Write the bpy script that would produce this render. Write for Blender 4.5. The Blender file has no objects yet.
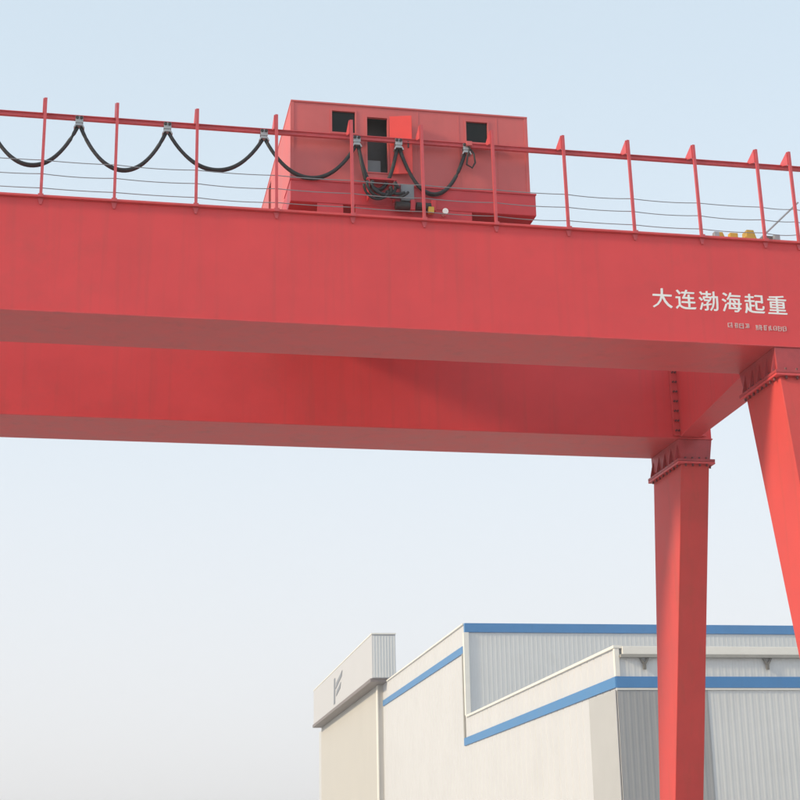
import bpy, bmesh, math, random
from mathutils import Vector, Matrix
random.seed(7)
R = math.radians
scene = bpy.context.scene
col = scene.collection

# ------------------------------------------------------------------ camera
EYE = 1.6
PITCH, ROLL, YAW = R(16.71), R(1.06), R(11.34)
fwd = Vector((math.sin(YAW)*math.cos(PITCH), math.cos(YAW)*math.cos(PITCH), math.sin(PITCH)))
r0 = Vector((math.cos(YAW), -math.sin(YAW), 0)); u0 = r0.cross(fwd)
rt = r0*math.cos(ROLL) - u0*math.sin(ROLL)
up = r0*math.sin(ROLL) + u0*math.cos(ROLL)
cam_data = bpy.data.cameras.new('camera'); cam = bpy.data.objects.new('camera', cam_data)
col.objects.link(cam)
M = Matrix((rt, up, -fwd)).transposed().to_4x4(); M.translation = (0, 0, EYE)
cam.matrix_world = M
cam_data.sensor_width = 36; cam_data.lens = 1574*36/800
cam_data.clip_start = .1; cam_data.clip_end = 6000
scene.camera = cam

# ------------------------------------------------------------------ sky, sun, exposure
SUN_EL = R(24)
to_sun_h = Vector((-1, -.19, 0)).normalized()
to_sun = to_sun_h*math.cos(SUN_EL) + Vector((0, 0, math.sin(SUN_EL)))
world = bpy.data.worlds.new('World'); scene.world = world; world.use_nodes = True
wn = world.node_tree
sky = wn.nodes.new('ShaderNodeTexSky'); sky.sky_type = 'NISHITA'; sky.sun_disc = False
sky.sun_elevation = SUN_EL; sky.sun_rotation = math.atan2(to_sun_h.x, to_sun_h.y)
sky.altitude = 0; sky.air_density = 1.0; sky.dust_density = 2.0; sky.ozone_density = 1.0
bg = wn.nodes['Background']; bg.inputs['Strength'].default_value = .105
# thin high haze over the whole sky, the same all round, denser and whiter towards the horizon
geo = wn.nodes.new('ShaderNodeTexCoord'); sep = wn.nodes.new('ShaderNodeSeparateXYZ'); wn.links.new(geo.outputs['Generated'], sep.inputs[0])
def by_height(a, b):
    n = wn.nodes.new('ShaderNodeMapRange'); n.interpolation_type = 'SMOOTHSTEP'
    n.inputs['From Min'].default_value = .0; n.inputs['From Max'].default_value = .55
    n.inputs['To Min'].default_value = a; n.inputs['To Max'].default_value = b
    wn.links.new(sep.outputs['Z'], n.inputs['Value']); return n.outputs[0]
vc = wn.nodes.new('ShaderNodeMix'); vc.data_type = 'RGBA'; wn.links.new(by_height(0, 1), vc.inputs['Factor'])
vc.inputs['A'].default_value = (6.25, 6.2, 6.35, 1); vc.inputs['B'].default_value = (6.5, 7.5, 8.1, 1)
veil = wn.nodes.new('ShaderNodeMix'); veil.data_type = 'RGBA'; wn.links.new(by_height(.9, .6), veil.inputs['Factor'])
wn.links.new(sky.outputs[0], veil.inputs['A']); wn.links.new(vc.outputs['Result'], veil.inputs['B'])
wn.links.new(veil.outputs['Result'], bg.inputs['Color'])
sd = bpy.data.lights.new('sun', 'SUN'); sd.energy = 2.0; sd.angle = R(6.0); sd.color = (1, .83, .55)
sun = bpy.data.objects.new('sun', sd); col.objects.link(sun)
sun.rotation_euler = (-to_sun).to_track_quat('-Z', 'Y').to_euler(); sun.location = (-30, -5, 40)
scene.view_settings.view_transform = 'Standard'; scene.view_settings.look = 'None'
scene.view_settings.exposure = .53; scene.view_settings.gamma = 1
scene.view_settings.use_curve_mapping = False

# ------------------------------------------------------------------ materials
def mat(name, base, rough=.5, var=.12, scale=1.5, bump=0., bscale=4., metal=0., streak=0., dirt=None, dscale=.6, spec=.5):
    """procedural paint: base colour with broad and fine mottling, vertical run-off streaks, patches of dirt, light relief"""
    m = bpy.data.materials.new(name); m.use_nodes = True
    t = m.node_tree; N = t.nodes.new; L = t.links.new
    b = t.nodes['Principled BSDF']
    b.inputs['Roughness'].default_value = rough; b.inputs['Metallic'].default_value = metal
    b.inputs['Specular IOR Level'].default_value = spec
    tc = N('ShaderNodeTexCoord')
    n1 = N('ShaderNodeTexNoise'); n1.inputs['Scale'].default_value = scale; n1.inputs['Detail'].default_value = 7
    n1.inputs['Roughness'].default_value = .62
    L(tc.outputs['Object'], n1.inputs['Vector'])
    mr = N('ShaderNodeMapRange'); mr.inputs['From Min'].default_value = .25; mr.inputs['From Max'].default_value = .75
    mr.inputs['To Min'].default_value = 1-var; mr.inputs['To Max'].default_value = 1+var
    L(n1.outputs['Fac'], mr.inputs['Value'])
    mul = N('ShaderNodeMix'); mul.data_type = 'RGBA'; mul.blend_type = 'MULTIPLY'; mul.inputs['Factor'].default_value = 1
    mul.inputs['A'].default_value = (*base, 1); L(mr.outputs[0], mul.inputs['B'])
    out = mul.outputs['Result']
    def over(out, fac, colr):
        x = N('ShaderNodeMix'); x.data_type = 'RGBA'; L(out, x.inputs['A']); x.inputs['B'].default_value = (*colr, 1)
        L(fac, x.inputs['Factor']); return x.outputs['Result']
    if streak:
        mp = N('ShaderNodeMapping'); mp.inputs['Scale'].default_value = (5, 5, .22); L(tc.outputs['Object'], mp.inputs['Vector'])
        n2 = N('ShaderNodeTexNoise'); n2.inputs['Scale'].default_value = 1.3; n2.inputs['Detail'].default_value = 5
        L(mp.outputs[0], n2.inputs['Vector'])
        r2 = N('ShaderNodeMapRange'); r2.inputs['From Min'].default_value = .52; r2.inputs['From Max'].default_value = .78
        r2.inputs['To Max'].default_value = streak; L(n2.outputs['Fac'], r2.inputs['Value'])
        out = over(out, r2.outputs[0], dirt or tuple(c*.55 for c in base))
    if dirt:
        n3 = N('ShaderNodeTexNoise'); n3.inputs['Scale'].default_value = dscale; n3.inputs['Detail'].default_value = 9
        n3.inputs['Roughness'].default_value = .7; L(tc.outputs['Object'], n3.inputs['Vector'])
        r3 = N('ShaderNodeMapRange'); r3.inputs['From Min'].default_value = .55; r3.inputs['From Max'].default_value = .8
        r3.inputs['To Max'].default_value = .45; L(n3.outputs['Fac'], r3.inputs['Value'])
        out = over(out, r3.outputs[0], dirt)
    L(out, b.inputs['Base Color'])
    rr = N('ShaderNodeMapRange'); rr.inputs['To Min'].default_value = max(.02, rough-.1); rr.inputs['To Max'].default_value = min(1, rough+.12)
    L(n1.outputs['Fac'], rr.inputs['Value']); L(rr.outputs[0], b.inputs['Roughness'])
    if bump:
        n4 = N('ShaderNodeTexNoise'); n4.inputs['Scale'].default_value = bscale; n4.inputs['Detail'].default_value = 4
        L(tc.outputs['Object'], n4.inputs['Vector'])
        bp = N('ShaderNodeBump'); bp.inputs['Strength'].default_value = bump; bp.inputs['Distance'].default_value = .05
        L(n4.outputs['Fac'], bp.inputs['Height']); L(bp.outputs[0], b.inputs['Normal'])
    return m

RED = (.74, .066, .074)
m_red = mat('red_paint', RED, .5, .08, .8, bump=.09, bscale=1.1, streak=.26, dirt=(.42, .08, .07), dscale=.5, spec=.32)
m_red2 = mat('red_paint_trim', (.68, .07, .076), .45, .1, 3, bump=.05, bscale=8, dirt=(.3, .06, .05), dscale=2)
m_post = mat('red_paint_posts', (.60, .08, .095), .45, .12, 5, dirt=(.28, .08, .07), dscale=4)
m_leg = mat('sun_faded_red_paint', (.64, .072, .068), .55, .09, .9, bump=.09, bscale=1.1, streak=.3, dirt=(.40, .085, .06), dscale=.6, spec=.3)
m_head = mat('shaded_red_paint', (.45, .052, .06), .5, .18, 3, bump=.1, bscale=6, streak=.3, dirt=(.14, .035, .04), dscale=2.5)  # girder's shade on the leg heads put into this darker red, plus dirt
m_house = mat('faded_red_paint', (.62, .122, .122), .5, .1, 1.1, bump=.12, bscale=1.6, streak=.25, dirt=(.5, .12, .11), dscale=.9)
m_frame = mat('trolley_red_paint', (.58, .045, .06), .45, .12, 2, dirt=(.16, .04, .04), dscale=2)
m_door = mat('bright_red_paint', (.80, .06, .05), .4, .06, 2)
m_black = mat('black_rubber', (.022, .024, .028), .55, .2, 8)
m_dark = mat('greasy_steel', (.05, .045, .045), .5, .3, 7, metal=.3)
m_bolt = mat('painted_bolt', (.15, .03, .035), .5, .2, 9)
m_steel = mat('galvanised_steel', (.42, .43, .44), .45, .15, 9, metal=.6)
m_rail = mat('rail_steel', (.2, .15, .12), .45, .2, 5, metal=.7)
m_wire = mat('wire_rope', (.30, .32, .34), .5, .1, 20, metal=.5)
m_cabinet = mat('grey_cabinet', (.22, .24, .26), .45, .08, 4)
m_white = mat('white_paint', (.90, .89, .88), .5, .06, 6)
m_fadedwhite = mat('faded_white_paint', (.66, .50, .49), .55, .1, 6)
m_yellow = mat('yellow_paint', (.66, .42, .06), .5, .12, 6)
m_glass = mat('dark_glass', (.010, .012, .012), .15, .1, 2, spec=.18)
m_cream = mat('cream_cladding', (.60, .605, .645), .55, .035, .3, bump=.03, bscale=.5, streak=.1, dirt=(.53, .53, .55), dscale=.12)
m_greycream = mat('grey_cream_cladding', (.46, .46, .475), .55, .05, .5)
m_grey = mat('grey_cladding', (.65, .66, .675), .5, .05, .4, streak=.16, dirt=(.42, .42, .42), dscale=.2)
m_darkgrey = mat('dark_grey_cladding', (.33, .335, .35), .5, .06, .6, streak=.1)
m_flash = mat('white_flashing', (.80, .78, .74), .45, .04, 2)
m_blue = mat('blue_trim', (.055, .22, .50), .45, .06, .8, streak=.1)
m_gutter = mat('gutter_grey', (.33, .32, .30), .5, .12, 2)
m_hopper = mat('dark_hopper', (.16, .15, .14), .5, .15, 4)
m_beige = mat('beige_cladding', (.54, .52, .50), .55, .04, .3, streak=.12)
m_fascia = mat('pale_fascia', (.55, .55, .59), .5, .03, .3)
m_ledge = mat('brown_trim', (.20, .165, .165), .5, .08, .6)
m_logo = mat('blue_grey_logo', (.22, .24, .29), .5, .05, 1)
m_roof = mat('roof_sheet', (.42, .43, .44), .5, .08, .4)
m_ground = mat('concrete_yard', (.43, .415, .39), .85, .12, .35, bump=.1, bscale=6, dirt=(.36, .345, .32), dscale=.15)

# ------------------------------------------------------------------ mesh helpers
class MB:
    def __init__(s): s.v = []; s.f = []
    def add(s, vs, fs):
        o = len(s.v); s.v += [tuple(v) for v in vs]; s.f += [tuple(i+o for i in f) for f in fs]; return s
    def hexa(s, b, t):           # two quads, bottom and top, same winding (counter-clockwise seen from above)
        return s.add(list(b)+list(t), [(3, 2, 1, 0), (4, 5, 6, 7), (0, 1, 5, 4), (1, 2, 6, 5), (2, 3, 7, 6), (3, 0, 4, 7)])
    def box(s, x0, x1, y0, y1, z0, z1):
        return s.hexa([(x0, y0, z0), (x1, y0, z0), (x1, y1, z0), (x0, y1, z0)], [(x0, y0, z1), (x1, y0, z1), (x1, y1, z1), (x0, y1, z1)])
    def tube(s, pts, r, n=8, cap=True):
        pts = [Vector(p) for p in pts]; rings = []
        for i, p in enumerate(pts):
            d = (pts[min(i+1, len(pts)-1)]-pts[max(i-1, 0)]).normalized()
            a = Vector((0, 0, 1)) if abs(d.z) < .9 else Vector((0, 1, 0))
            u = d.cross(a).normalized(); w = u.cross(d)
            rr = r[i] if isinstance(r, (list, tuple)) else r
            rings.append([p+u*rr*math.cos(2*math.pi*k/n)+w*rr*math.sin(2*math.pi*k/n) for k in range(n)])
        vs = [v for q in rings for v in q]; fs = []
        for i in range(len(pts)-1):
            for k in range(n):
                a, b = i*n+k, i*n+(k+1) % n; fs.append((b, a, a+n, b+n))
        if cap: fs += [tuple(range(n)), tuple(reversed(range((len(pts)-1)*n, len(pts)*n)))]
        return s.add(vs, fs)
    def prism(s, poly, axis, a0, a1):   # polygon of 2-D points swept along an axis
        def P(p, a): return {'x': (a, p[0], p[1]), 'y': (p[0], a, p[1]), 'z': (p[0], p[1], a)}[axis]
        n = len(poly); vs = [P(p, a0) for p in poly]+[P(p, a1) for p in poly]
        fs = [tuple(reversed(range(n))), tuple(range(n, 2*n))]+[(i, (i+1) % n, n+(i+1) % n, n+i) for i in range(n)]
        return s.add(vs, fs)
    def mesh(s, name, m, bevel=0., smooth=False):
        me = bpy.data.meshes.new(name); me.from_pydata(s.v, [], s.f)
        bm = bmesh.new(); bm.from_mesh(me)
        bmesh.ops.recalc_face_normals(bm, faces=bm.faces)
        if bevel:
            es = [e for e in bm.edges if len(e.link_faces) == 2 and e.calc_face_angle(0) > .5]
            bmesh.ops.bevel(bm, geom=es, offset=bevel, segments=2, profile=.5, affect='EDGES', clamp_overlap=True)
        bm.to_mesh(me); bm.free(); me.materials.append(m)
        if smooth:
            for p in me.polygons: p.use_smooth = True
        return me
    def build(s, name, m, parent=None, bevel=0., smooth=False):
        return link(name, s.mesh(name, m, bevel, smooth), parent)
def link(name, me, parent=None, loc=None, rot=None):
    o = bpy.data.objects.new(name, me); col.objects.link(o)
    if parent: o.parent = parent
    if loc: o.location = loc
    if rot: o.rotation_euler = rot
    return o
def thing(name, label, cat, loc=(0, 0, 0), rz=0, group=None):
    o = bpy.data.objects.new(name, None); col.objects.link(o); o.location = loc; o.rotation_euler = (0, 0, rz)
    o.empty_display_size = .5; o['label'] = label; o['category'] = cat
    if group: o['group'] = group
    return o
def pierced(mb, u0, u1, z0, z1, holes, put):
    """wall rectangle minus holes, cut into boxes; put(u0,u1,z0,z1) adds one"""
    us = sorted({u0, u1, *[h[0] for h in holes], *[h[1] for h in holes]})
    for a, b in zip(us, us[1:]):
        segs = [(z0, z1)]
        for h in holes:
            if h[0] < b-1e-6 and h[1] > a+1e-6:
                segs = [q for (p, r) in segs for q in ((p, min(r, h[2])), (max(p, h[3]), r)) if q[1]-q[0] > 1e-6]
        for p, r in segs: put(a, b, p, r)

# ------------------------------------------------------------------ ground
g = MB(); g.add([(-2500, -2500, 0), (2500, -2500, 0), (2500, 2500, 0), (-2500, 2500, 0)], [(0, 1, 2, 3)])
go = g.build('ground', m_ground); go['kind'] = 'structure'; go['label'] = 'grey concrete yard under the crane'

# ------------------------------------------------------------------ factory hall
hall = thing('factory_hall', 'pale factory hall with stepped cream end wall, blue stripes and ribbed grey side', 'building', (20.55, 59.95, 0), R(-1.5))
LZ, HZ, SV, LEN, EV = 10.0, 15.3, 28.5, 70.0, 100.0     # low and high parapet, depth of the step, length, far end
def ribbed(u0, u1, z0, z1, v, pitch=.27, d=.006):
    mb = MB(); n = int(round((u1-u0)/pitch)); p = (u1-u0)/n; prof = []
    for i in range(n):
        a = u0+i*p; prof += [(a, 0), (a+.50*p, 0), (a+.64*p, -d), (a+.86*p, -d)]
    prof.append((u1, 0)); k = len(prof)
    vs = [(u, v+q, z0) for u, q in prof]+[(u, v+q, z1) for u, q in prof]
    return mb.add(vs, [(i, i+1, k+i+1, k+i) for i in range(k-1)])
def ribbed_v(v0, v1, z0, z1, u, pitch=1.0, d=.03):
    mb = MB(); n = int(round((v1-v0)/pitch)); p = (v1-v0)/n; prof = []
    for i in range(n):
        a = v0+i*p; prof += [(a, 0), (a+.86*p, 0), (a+.89*p, d), (a+.97*p, d)]
    prof.append((v1, 0)); k = len(prof)
    vs = [(u+q, v, z0) for v, q in prof]+[(u+q, v, z1) for v, q in prof]
    return mb.add(vs, [(i+1, i, k+i, k+i+1) for i in range(k-1)])
ew = ribbed_v(0, SV, 0, LZ, 0).build('end_wall', m_cream, hall)
ew2 = ribbed_v(SV, EV, 0, HZ, 0).build('end_wall', m_cream, hall)
# darker grey and grey-cream wall panels that meet at the corner
MB().box(-.07, -.035, .06, 3.8, .3, 8.36).build('corner_panel', m_greycream, hall)
ribbed(.0, 3.72, .3, 8.36, -.03).build('corner_panel', m_darkgrey, hall)
sw = ribbed(3.72, LEN, 0, 8.43, 0).build('side_wall', m_grey, hall)
ribbed(0, LEN, 8.87, 9.62, -.012).build('upper_side_wall', m_grey, hall)
MB().box(.02, LEN, .02, .1, 0, 9.6).build('wall_lining', m_grey, hall)
hw = ribbed(0, LEN, 9.0, 14.8, SV).build('upper_hall_wall', m_grey, hall)
# blue trims, each a plate set proud of its wall
MB().box(-.05, LEN, -.09, -.005, 8.43, 8.87).build('blue_band', m_blue, hall, .01)
MB().box(-.02, LEN, SV-.10, SV+.2, 14.82, 15.34).build('blue_band', m_blue, hall, .01)
MB().box(-.075, -.005, -.05, SV+.72, 8.45, 8.87).build('blue_stripe', m_blue, hall)
MB().box(-.075, -.005, SV+.45, 58.6, 13.66, 14.08).build('blue_stripe', m_blue, hall)
MB().box(-.085, -.005, SV+.42, SV+.70, 8.875, 13.655).build('drop_flashing', m_gutter, hall)
# white copings
MB().box(-.1, .25, -.1, SV-.02, LZ-.02, LZ+.10).build('coping', m_flash, hall, .012)
MB().box(-.1, .25, SV+.22, 56.6, HZ-.02, HZ+.08).build('coping', m_flash, hall, .012)
MB().box(-.1, .2, SV-.14, SV+.18, LZ+.1, 14.8).build('corner_flashing', m_flash, hall, .012)
MB().box(-.06, .14, -.075, .12, 8.875, LZ-.025).build('corner_flashing', m_flash, hall, .012)
MB().box(-.045, LEN, -.07, -.02, 8.35, 8.425).build('white_trim', m_flash, hall)
# eaves of the low hall: flashing, gutter, hoppers
MB().box(.255, LEN, -.16, .3, 9.74, LZ+.06).build('eaves_flashing', m_flash, hall, .015)
MB().box(.15, LEN, -.22, -.02, 9.61, 9.735).build('gutter', m_gutter, hall, .012)
hop = MB(); hop.prism([(-.2, 9.60), (-.12, 9.60), (0, 9.42), (.12, 9.60), (.2, 9.60), (.05, 9.34), (.05, 9.15), (-.05, 9.15), (-.05, 9.34)], 'y', -.16, -.06)
hme = hop.mesh('gutter_hopper', m_hopper)
for i in range(13): link('gutter_hopper', hme, hall, (1.15+5.15*i, 0, 0))
# roofs
MB().hexa([(.2, .3, 9.3), (LEN, .3, 9.3), (LEN, SV, 9.9), (.2, SV, 9.9)], [(.2, .3, 9.42), (LEN, .3, 9.42), (LEN, SV, 10.02), (.2, SV, 10.02)]).build('low_roof', m_roof, hall)
MB().hexa([(.2, SV+.2, 14.3), (LEN, SV+.2, 14.3), (LEN, EV, 14.9), (.2, EV, 14.9)], [(.2, SV+.2, 14.42), (LEN, SV+.2, 14.42), (LEN, EV, 15.02), (.2, EV, 15.02)]).build('high_roof', m_roof, hall)
MB().box(0, LEN, EV-.02, EV+.2, 0, HZ).build('rear_wall', m_grey, hall)
MB().box(LEN-.1, LEN+.02, .3, EV-.03, 0, 9.3).build('far_end_wall', m_grey, hall)
# portal with the sign fascia
MB().box(-.36, -.005, 58.9, 95.5, 0, 15.3).build('portal_wall', m_beige, hall)
MB().box(-.44, -.37, 58.85, 59.5, 0, 15.25).build('portal_trim', m_flash, hall)
fas = MB().box(-1.15, .66, 56.7, 95.0, 15.55, 18.8).build('sign_fascia', m_fascia, hall, .02)
ribbed(-1.13, .64, 15.6, 18.7, 56.66, .22, .012).build('fascia_end', m_grey, fas)
MB().box(-1.25, .0, 56.9, 95.1, 15.28, 15.545).build('fascia_trim', m_ledge, fas)
MB().box(-1.18, .69, 56.6, 95.05, 18.805, 18.9).build('fascia_coping', m_flash, fas)
lg = MB(); X0, X1 = -1.19, -1.155
lg.prism([(79.3, 15.9), (78.4, 15.9), (78.2, 18.1), (79.0, 18.1)], 'x', X0, X1)
lg.prism([(77.9, 17.1), (77.4, 17.6), (73.4, 18.2), (73.9, 17.75)], 'x', X0, X1)
lg.prism([(77.6, 16.45), (77.2, 16.85), (74.4, 17.3), (74.9, 16.85)], 'x', X0, X1)
lg.build('logo', m_logo, fas)

# ------------------------------------------------------------------ gantry crane
crane = thing('gantry_crane', 'red double-girder gantry crane on splayed box legs with white lettering', 'crane')
NF, NR, FF, FR = 24.90, 26.54, 31.10, 32.85
ZB, ZT = 10.5, 12.56
XL, XR = -15.5, 13.14
def girder(y0, y1):
    b = MB().box(XL, XR, y0+.03, y1-.03, ZB+.025, ZT-.045).build('main_girder', m_red, crane)
    MB().box(XL-.02, XR+.02, y0-.035, y1+.035, ZT-.042, ZT).build('top_flange', m_red2, b, .006)
    MB().box(XL-.02, XR+.02, y0, y1, ZB, ZB+.024).build('bottom_flange', m_red2, b, .005)
    return b
near = girder(NF, NR); far = girder(FF, FR)
# trolley rails on the girders
for y, gi in ((25.72, near), (32.0, far)):
    MB().prism([(y-.06, ZT+.002), (y+.06, ZT+.002), (y+.06, ZT+.02), (y+.015, ZT+.035), (y+.015, ZT+.1), (y+.035, ZT+.11), (y+.035, ZT+.14), (y-.035, ZT+.14), (y-.035, ZT+.11), (y-.015, ZT+.1), (y-.015, ZT+.035), (y-.06, ZT+.02)], 'x', XL+.3, XR-.3).build('trolley_rail', m_rail, gi)
bolt_me = MB().tube([(0, 0, -.10), (0, 0, .10)], .024, 6).mesh('bolt', m_bolt)
bolth_me = MB().tube([(-.045, 0, 0), (.0, 0, 0)], .022, 6).mesh('bolt', m_bolt)
def leg(x0, x1, outer, inner, zb, mirror_x=None):
    """box leg; outer/inner give the y of its two faces at height z"""
    top = 9.98
    sgn = 1 if inner(0) > outer(0) else -1
    def ring(z, gx=0., gy=0.):
        a, b = sorted((outer(z), inner(z))); a -= gy; b += gy
        return [(x0-gx, a, z), (x1+gx, a, z), (x1+gx, b, z), (x0-gx, b, z)]
    L = MB().hexa(ring(zb), ring(top-.05)).build('leg', m_leg, crane, .012)
    a, b = (NF, NR) if outer(0) < 28 else (FF, FR)
    hb = ring(top+.06, .02, .0); ht = [(x0-.03, a+.02, ZB-.002), (x1+.1, a+.02, ZB-.002), (x1+.1, b-.02, ZB-.002), (x0-.03, b-.02, ZB-.002)]
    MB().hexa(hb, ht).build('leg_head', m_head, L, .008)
    ya, yb = sorted((outer(top), inner(top)))
    for k, (p, q) in enumerate(((top-.048, top-.003), (top+.003, top+.058))):
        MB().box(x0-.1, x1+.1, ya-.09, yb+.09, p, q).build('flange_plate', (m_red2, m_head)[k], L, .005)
    n = 8
    for i in range(n):
        t = (i+.5)/n
        for x in (x0-.055, x1+.055): link('bolt', bolt_me, L, (x, ya+(yb-ya)*t, top))
    for i in range(4):
        t = (i+.5)/4
        for y in (ya-.05, yb+.05): link('bolt', bolt_me, L, (x0+(x1-x0)*t, y, top))
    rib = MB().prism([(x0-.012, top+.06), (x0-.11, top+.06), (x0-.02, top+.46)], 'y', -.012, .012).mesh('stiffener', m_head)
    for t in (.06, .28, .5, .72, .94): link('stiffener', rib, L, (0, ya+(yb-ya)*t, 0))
    return L
n_out = lambda z: 24.88-.185*(10-z)
n_in = lambda z: 26.36-.25*(10-z)
f_in = lambda z: 31.10+.2436*(10-z)
f_out = lambda z: 32.84+.132*(10-z)
ZL = .95
for dx in (0, -27.2):
    leg(11.88+dx, 12.72+dx, n_out, n_in, ZL)
    leg(12.40+dx, 13.04+dx, f_out, f_in, ZL)
    # ground carriage under the two legs
    c = MB().box(12.0+dx, 13.0+dx, 22.0, 35.4, .45, ZL-.01).build('ground_carriage', m_red, crane, .02)
    for y in (22.6, 23.7, 33.4, 34.7):
        MB().tube([(12.38+dx, y, .38), (12.62+dx, y, .38)], .24, 20).build('travel_wheel', m_dark, c)
        MB().tube([(12.3+dx, y, .38), (12.38+dx, y, .38)], .27, 20).build('wheel_flange', m_dark, c)
    # cross beam between the girders
    cb = MB().hexa([(11.98+dx, NR-.02, ZB+.04), (12.78+dx, NR-.02, ZB+.04), (12.86+dx, FF+.02, ZB+.04), (12.42+dx, FF+.02, ZB+.04)],
                   [(11.98+dx, NR-.02, 12.2), (12.78+dx, NR-.02, 12.2), (12.86+dx, FF+.02, 12.2), (12.42+dx, FF+.02, 12.2)]).build('cross_beam', m_red, crane, .01)
    MB().box(12.26+dx, 13.0+dx, FF-.045, FF+.02, ZB+.06, 12.25).build('end_plate', m_red2, cb, .004)
    MB().box(11.84+dx, 12.92+dx, NR-.02, NR+.03, ZB+.06, 12.25).build('end_plate', m_red2, cb, .004)
    for i in range(9):
        link('bolt', bolth_me, cb, (12.31+dx, FF-.05, ZB+.16+.22*i), (0, 0, R(90)))
        link('bolt', bolth_me, cb, (12.37+dx, FF-.05, ZB+.16+.22*i), (0, 0, R(90)))
# cable-rail posts, outboard on the near girder
PX = [-1.07, .14, 1.51, 2.89, 4.22, 5.49, 6.79, 8.12, 9.36, 10.63, 11.86, 12.52]
PX = [-1.07-1.3*k for k in range(11, 0, -1)]+PX+[13.0]
PB, PT, PZ0, PZ1 = NF+.012, NF+.08, ZT+.001, 14.40
w = .025
pme = MB().hexa([(-w, PB-w, PZ0), (w, PB-w, PZ0), (w, PB-w+.012, PZ0), (-w, PB-w+.012, PZ0)], [(-w, PT-w, PZ1), (w, PT-w, PZ1), (w, PT-w+.012, PZ1), (-w, PT-w+.012, PZ1)])
pme.hexa([(-w, PB-w+.012, PZ0), (-w+.012, PB-w+.012, PZ0), (-w+.012, PB+w, PZ0), (-w, PB+w, PZ0)], [(-w, PT-w+.012, PZ1), (-w+.012, PT-w+.012, PZ1), (-w+.012, PT+w, PZ1), (-w, PT+w, PZ1)])
pme = pme.mesh('rail_post', m_post)
foot = MB().prism([(-.05, 12.512), (.05, 12.512), (.018, 12.40), (-.018, 12.40)], 'y', NF+.004, NF+.0295).prism([(-.045, ZT-.045), (.045, ZT-.045), (.045, ZT+.012), (-.045, ZT+.012)], 'y', NF-.05, NF-.036).mesh('foot_bracket', m_post)
gus = MB().prism([(PT+.0, 14.40), (PT-.01, 14.13), (25.28, 14.235), (25.28, 14.285)], 'x', -.045, -.028).mesh('gusset', m_post)
for i, x in enumerate(PX):
    p = link('rail_post', pme, crane, (x, 0, 0), (0, R(random.uniform(-.5, .5))*0, 0))
    link('foot_bracket', foot, p); link('gusset', gus, p)
# cable rail (small I-section) and the three wire ropes
RY, RZ = 25.25, 14.20
cr = MB().box(XL+.3, XR-.05, RY-.035, RY+.035, RZ+.03, RZ+.042).box(XL+.3, XR-.05, RY-.006, RY+.006, RZ-.03, RZ+.03).box(XL+.3, XR-.05, RY-.035, RY+.035, RZ-.042, RZ-.03)
cr.build('cable_rail', m_post, crane)
for z in (13.235, 12.98, 12.715):
    pts = []; f = (z-PZ0)/(PZ1-PZ0); y = PB+(PT-PB)*f+.035
    for a, b in zip(PX, PX[1:]):
        s = random.uniform(.008, .03)
        for k in range(6): t = k/6; pts.append((a+(b-a)*t, y, z-s*4*t*(1-t)))
    pts.append((PX[-1], y, z))
    MB().tube(pts, .0078, 5).build('wire_rope', m_wire, crane)
# lettering on the near girder
def glyph(ch, x, z, size, depth=.002, bold=.02, m=m_white, sx=1.):
    cu = bpy.data.curves.new('character', 'FONT'); cu.body = ch; cu.size = size; cu.extrude = depth/2
    cu.align_x = 'CENTER'; cu.resolution_u = 3
    o = bpy.data.objects.new('character', cu); col.objects.link(o)
    dg = bpy.context.evaluated_depsgraph_get(); e = bpy.data.meshes.new_from_object(o.evaluated_get(dg))
    bm = bmesh.new()                                   # heavier strokes: three prints a little apart
    for k, (dx, dy) in enumerate(((0, 0), (bold*size, .004), (-bold*size, -.004))):
        n0 = len(bm.verts); bm.from_mesh(e); bm.verts.ensure_lookup_table()
        for v in bm.verts[n0:]: v.co += Vector((dx, dy, .0006*k))
    me = bpy.data.meshes.new('character'); bm.to_mesh(me); bm.free()
    bpy.data.objects.remove(o); me.materials.clear(); me.materials.append(m)
    q = link('character', me, near, (x, NF+.0285, z), (R(90), 0, 0)); q.scale = (sx, 1, 1)
    return q
for i, ch in enumerate('大连渤海起重'):
    glyph(ch, 9.80+.437*i, 11.17+(-.004*i), .40, bold=.015)
# the small worn line below: short strokes, too worn to read
def worn(x0, x1, z0, z1, n):
    mb = MB(); wdt = (x1-x0)/n; h = z1-z0; y1 = NF+.0285
    for i in range(n):
        a = x0+(i+.12)*wdt; b = x0+(i+.88)*wdt; y0 = NF+.022
        for zz in (random.uniform(.02, .2), random.uniform(.4, .55), random.uniform(.75, .88)):
            c = a+random.uniform(0, .35)*wdt; d = b-random.uniform(0, .3)*wdt
            mb.box(c, d, y0, y1, z0+h*zz, z0+h*(zz+.10)); y0 -= .0003
        for xx in random.sample((a, (a+b)/2-.006, b-.013), 2):
            q = random.uniform(0, .3); mb.box(xx, xx+.013, y0, y1, z0+h*q, z1-h*random.uniform(0, .2)); y0 -= .0003
    return mb.build('worn_lettering', m_fadedwhite, near)
worn(10.99, 11.42, 10.815, 10.925, 4)
worn(11.50, 12.13, 10.80, 10.905, 7)
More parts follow.
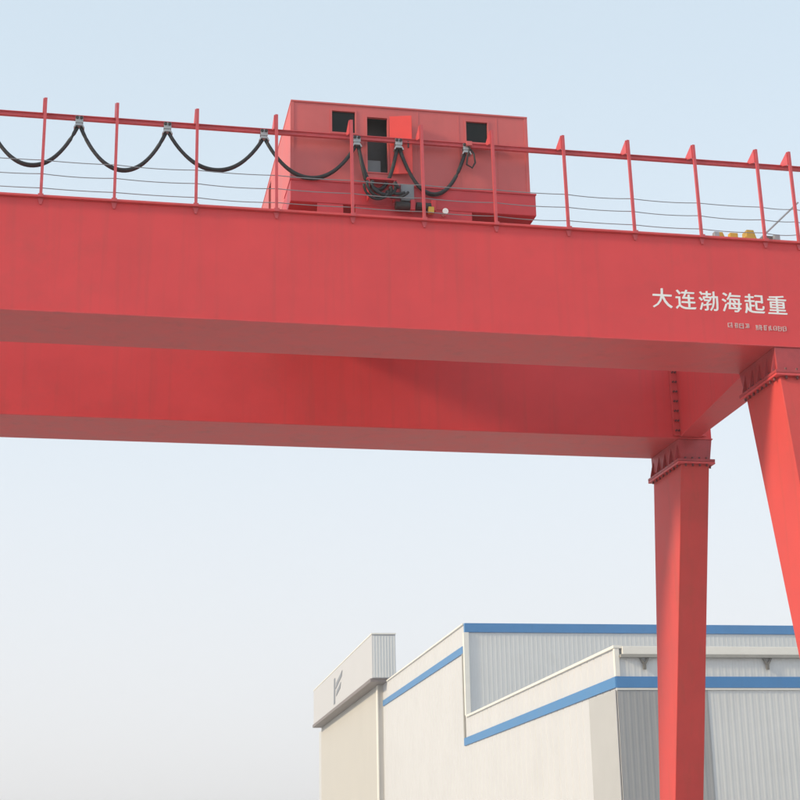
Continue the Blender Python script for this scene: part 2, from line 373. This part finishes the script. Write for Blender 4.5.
# end stops, ladder at the leg end of the near girder
for x, h in ((11.30, .42), (11.92, .50)):
    s = MB().prism([(x-.12, ZT+.004), (x+.22, ZT+.004), (x+.06, ZT+h), (x-.08, ZT+h)], 'y', 25.62, 25.84).build('end_stop', m_yellow, crane, .01)
    MB().tube([(x-.24, 25.73, ZT+.27), (x-.1, 25.73, ZT+.27)], .06, 10).build('rubber_buffer', m_black, s)
for x, y, dx, h, m in ((11.12, 25.4, .05, .30, m_steel), (11.5, 25.5, .08, .34, m_yellow), (11.68, 25.35, .04, .22, m_yellow), (12.16, 25.45, .09, .30, m_hopper), (12.36, 25.5, .06, .36, m_steel)):
    s = MB().box(x-dx*.4, x+dx*.4, y-.03, y+.03, ZT+.003, ZT+h*.6).build('limit_switch', m, crane)
    MB().box(x-dx, x+dx, y-.06, y+.05, ZT+h*.6, ZT+h).build('switch_box', m, s, .01)
ld = MB()
for y in (25.25, 25.6):
    ld.tube([(11.75, y, ZT), (12.75, y, ZT+.95)], .018, 6)
for k in range(1, 6): ld.tube([(11.75+.17*k, 25.25, ZT+.16*k), (11.75+.17*k, 25.6, ZT+.16*k)], .012, 6)
ld.build('access_ladder', m_steel, crane)

# ------------------------------------------------------------------ rails on the ground
for x, which in ((12.5, 'under the legs beside the factory hall'), (-14.7, 'under the legs away from the factory hall')):
    r = MB().prism([(x-.08, .004), (x+.08, .004), (x+.08, .03), (x+.02, .045), (x+.02, .11), (x+.04, .12), (x+.04, .14), (x-.04, .14), (x-.04, .12), (x-.02, .11), (x-.02, .045), (x-.08, .03)], 'y', -30, 58)
    o = r.build('crane_rail', m_rail); o['label'] = 'rusty steel crane rail '+which; o['category'] = 'rail'; o['group'] = 'rails of the gantry crane'

# ------------------------------------------------------------------ trolley with its machinery house
trolley = thing('crane_trolley', 'red trolley with boxy machinery house riding on top of the crane girders', 'trolley')
HX0, HX1, HF, HB, HZ0, HZ1 = 3.2, 7.57, 25.40, 30.60, 13.38, 14.90
T = .05
W1, DR, W2 = (3.94, 4.36, 14.36, 14.78), (4.58, 4.95, 13.62, 14.70), (6.42, 6.82, 14.35, 14.76)
fw = MB(); pierced(fw, HX0, HX1, HZ0, HZ1, [W1, DR, W2], lambda a, b, p, q: fw.box(a, b, HF, HF+T, p, q))
front = fw.build('front_wall', m_house, trolley)
SD = (28.55, 28.95, 13.42, 14.80)
lw = MB(); pierced(lw, HF+T+.001, HB-T-.001, HZ0, HZ1, [SD], lambda a, b, p, q: lw.box(HX0, HX0+T, a, b, p, q))
left = lw.build('side_wall', m_house, trolley)
MB().box(HX1-T, HX1, HF+T+.001, HB-T-.001, HZ0, HZ1).build('side_wall', m_house, trolley)
MB().box(HX0, HX1, HB-T, HB, HZ0, HZ1).build('rear_wall', m_house, trolley)
MB().box(HX0-.008, HX1+.015, HF-.02, HB+.02, HZ1+.001, HZ1+.035).build('roof', m_house, trolley, .006)
MB().box(HX0+T, HX1-T, HF+T, HB-T, HZ0-.02, HZ0+.02).build('floor', m_frame, trolley)
for q in (W1, W2):
    fr = MB(); t = .03
    pierced(fr, q[0]-t, q[1]+t, q[2]-t, q[3]+t, [q], lambda a, b, p, z: fr.box(a, b, HF-.014, HF-.001, p, z))
    wdo = fr.build('window', m_house, trolley)
    MB().box(q[0]-.0, q[1]+.0, HF+.032, HF+.038, q[2], q[3]).build('pane', m_glass, wdo)
    MB().box(q[0]-.05, q[1]+.05, HF-.09, HF-.015, q[2]-.065, q[2]-.04).build('sill', m_house, wdo)
# open doorway: frame, leaf folded back, dark block added inside to blacken the opening, small grey box
df = MB(); pierced(df, DR[0]-.035, DR[1]+.035, DR[2]-.02, DR[3]+.035, [DR], lambda a, b, p, z: df.box(a, b, HF-.016, HF-.001, p, z))
df = df.build('door_frame', m_house, trolley)
dl = MB().box(0, .40, -.03, 0, 13.58, 14.72).mesh('door_leaf', m_door, .004)
leaf = link('door_leaf', dl, trolley, (4.99, HF-.03, 0), (0, 0, R(-14)))
MB().box(.32, .345, -.06, -.031, 14.08, 14.2).build('handle', m_dark, leaf)
dark_block = MB().box(4.3, 5.3, HF+.34, HF+.8, 13.405, 14.85).build('doorway_dark_block', m_dark, trolley, .01)  # added block, dark so the doorway looks unlit
MB().box(4.5, 4.86, HF+.2, HF+.335, 13.405, 13.95).build('terminal_box', m_cabinet, dark_block, .01)
seam = MB().box(-.008, .008, HF-.005, HF-.0005, HZ0, HZ1).mesh('panel_seam', m_house)
for x in (5.52, 6.28, 7.0): link('panel_seam', seam, front, (x, 0, 0))
MB().box(HX0-.012, HX0+.05, HF-.012, HF-.001, HZ0, HZ1).build('corner_angle', m_house, front)
MB().box(HX1-.05, HX1+.012, HF-.012, HF-.001, HZ0, HZ1).build('corner_angle', m_house, front)
# frame: end carriages over each girder, cross members, wheels, skirt plates
for y0, y1, yc in ((25.32, 26.15, 25.72), (31.55, 32.45, 32.0)):
    ca = MB().box(3.18, 7.66, y0, y1, 12.93, 13.355).build('end_carriage', m_frame, trolley, .012)
    MB().box(3.17, 7.67, y0-.02, y1+.02, 13.335, 13.36).build('cover_strip', m_frame, ca)
    for x in (3.95, 6.15):
        MB().tube([(x, yc-.05, 12.9), (x, yc+.05, 12.9)], .199, 24).build('wheel', m_dark, ca)
        MB().tube([(x, yc+.05, 12.9), (x, yc+.075, 12.9)], .235, 24).build('wheel_flange', m_dark, ca)
    for a, b in ((3.66, 4.12), (4.34, 6.46)):
        MB().box(a, b, y0+.01, y0+.05, 12.715, 12.928).build('skirt_plate', m_frame, ca)
for x in (3.3, 5.2, 7.3):
    MB().box(x-.12, x+.12, 26.151, 31.549, 12.95, 13.30).build('cross_member', m_frame, trolley, .01)
MB().box(HX0, HX1, 26.16, HB, 13.302, HZ0-.022).build('deck_plate', m_frame, trolley)
# drive unit, junction box, lamp on the front carriage
def motor(x, y, z, m=m_dark):
    o = MB().tube([(x-.14, y, z), (x+.12, y, z)], .075, 14).build('travel_motor', m, trolley)
    MB().box(x+.12, x+.2, y-.09, y+.06, z-.1, z+.1).build('gearbox', m_frame, o, .01)
    return o
motor(5.18, 25.22, 12.92); motor(5.56, 25.22, 12.93)
MB().box(5.62, 5.72, 25.12, 25.2, 12.78, 12.9).build('limit_switch', m_yellow, trolley, .008)
jb = MB().box(5.14, 5.38, 25.2, 25.315, 13.02, 13.34).build('junction_box', m_cabinet, trolley, .01)
MB().box(5.16, 5.36, 25.192, 25.199, 13.05, 13.31).build('lid', m_cabinet, jb)
lamp = MB().tube([(5.93, 25.14, 12.84), (5.93, 25.32, 12.84)], [.055, .035], 12).build('lamp', m_white, trolley)
bk = MB().box(4.52, 5.05, 25.12, 25.318, 13.36, 13.39).box(4.54, 4.57, 25.13, 25.3, 13.0, 13.36).box(5.0, 5.03, 25.13, 25.3, 13.0, 13.36)
bk.build('cable_bracket', m_frame, trolley)
# towing arm for the last cable carrier
ta = MB().box(6.36, 6.46, 25.14, HF-.016, 14.16, 14.24).box(6.30, 6.76, 25.30, HF-.017, 14.255, 14.285).build('tow_arm', m_house, trolley)
MB().tube([(6.40, 25.2, 14.16), (6.5, 25.2, 14.02), (6.52, 25.2, 13.85), (6.46, 25.2, 13.74), (6.36, 25.2, 13.80), (6.38, 25.2, 13.95), (6.42, 25.2, 14.12)], .018, 6, False).build('tow_chain', m_dark, ta)

# ------------------------------------------------------------------ festoon cable
fest = thing('festoon_cable', 'black festoon cable hanging in loops from the rail along the crane girder', 'cable', (0, 0, 0))
HANG = [(-.50-1.56*k, random.uniform(13.2, 13.32)) for k in range(9, 0, -1)]
HANG = HANG+[(-.50, 13.28), (1.01, 13.40), (2.70, 13.37), (4.36, 13.22), (5.12, 13.20), (6.37, None)]
cme = MB().box(-.065, .065, RY-.05, RY-.04, RZ-.10, RZ+.015).box(-.065, .065, RY+.04, RY+.05, RZ-.10, RZ+.015).box(-.05, .05, RY-.04, RY+.04, RZ-.12, RZ-.09)
cme.prism([(-.09, RZ-.19), (-.06, RZ-.13), (.06, RZ-.13), (.09, RZ-.19), (.07, RZ-.20), (.05, RZ-.16), (-.05, RZ-.16), (-.07, RZ-.20)], 'y', RY-.06, RY+.06)
cme = cme.mesh('cable_carrier', m_steel)
whm = MB().tube([(0, RY-.07, 0), (0, RY-.051, 0)], .028, 10).tube([(0, RY+.051, 0), (0, RY+.07, 0)], .028, 10).mesh('carrier_wheel', m_dark)
ZH = RZ-.175
for i, (x, zl) in enumerate(HANG):
    c = link('cable_carrier', cme, fest, (x, 0, 0))
    for dx in (-.05, .05): link('carrier_wheel', whm, c, (dx*.7, 0, RZ-.012))
    if zl is None: continue
    x2 = HANG[i+1][0]
    for off, rr in ((0, .034), (.03, .018)):
        pts = []
        a, b = x+.03, x2-.03
        zlow = zl-off*.9
        for k in range(29):
            t = k/28; s = 2*t-1
            z = zlow+(ZH-zlow)*(.82*s*s+.18*s**4)
            pts.append((a+(b-a)*t+.02*off*math.sin(9*t), RY+off*.6+.008*math.sin(7*t+i), z))
        MB().tube(pts, rr, 8).build('cable_loop', m_black, fest, smooth=True)
# slack bunched under the doorway, ending at the junction box
for j, (ph, rr, dz) in enumerate(((0, .034, 0), (1.3, .028, .07), (2.2, .024, .14))):
    pts = []
    for k in range(33):
        t = k/32; ang = ph+t*math.pi*3.2
        pts.append((4.50+.66*t+.09*math.cos(ang), 25.08+.03*math.sin(ang*1.3+j), 13.26-dz*.8+.09*math.sin(ang)-.12*math.sin(math.pi*t)))
    MB().tube(pts, rr, 7).build('slack_cable', m_black, fest, smooth=True)
MB().tube([(4.40, RY, ZH), (4.44, RY-.02, 13.7), (4.5, RY-.03, 13.4), (4.6, RY-.03, 13.28)], .03, 7).build('slack_cable', m_black, fest, smooth=True)

# ------------------------------------------------------------------ hazy air over the yard
hz = MB().box(-2600, 2600, -2600, 2600, -1, 21).mesh('haze', m_ground); hz.materials.clear()
hm = bpy.data.materials.new('haze_air'); hm.use_nodes = True; t = hm.node_tree; t.nodes.remove(t.nodes['Principled BSDF'])
pv = t.nodes.new('ShaderNodeVolumePrincipled'); pv.inputs['Color'].default_value = (.93, .95, .98, 1); pv.inputs['Density'].default_value = .0010
t.links.new(pv.outputs[0], t.nodes['Material Output'].inputs['Volume']); hz.materials.append(hm)
ho = link('haze', hz); ho['kind'] = 'stuff'; ho['label'] = 'thin pale haze filling the air over the yard'; ho['category'] = 'haze'
scene.cycles.use_denoising = True
scene.cycles.max_bounces = 6; scene.cycles.volume_bounces = 0
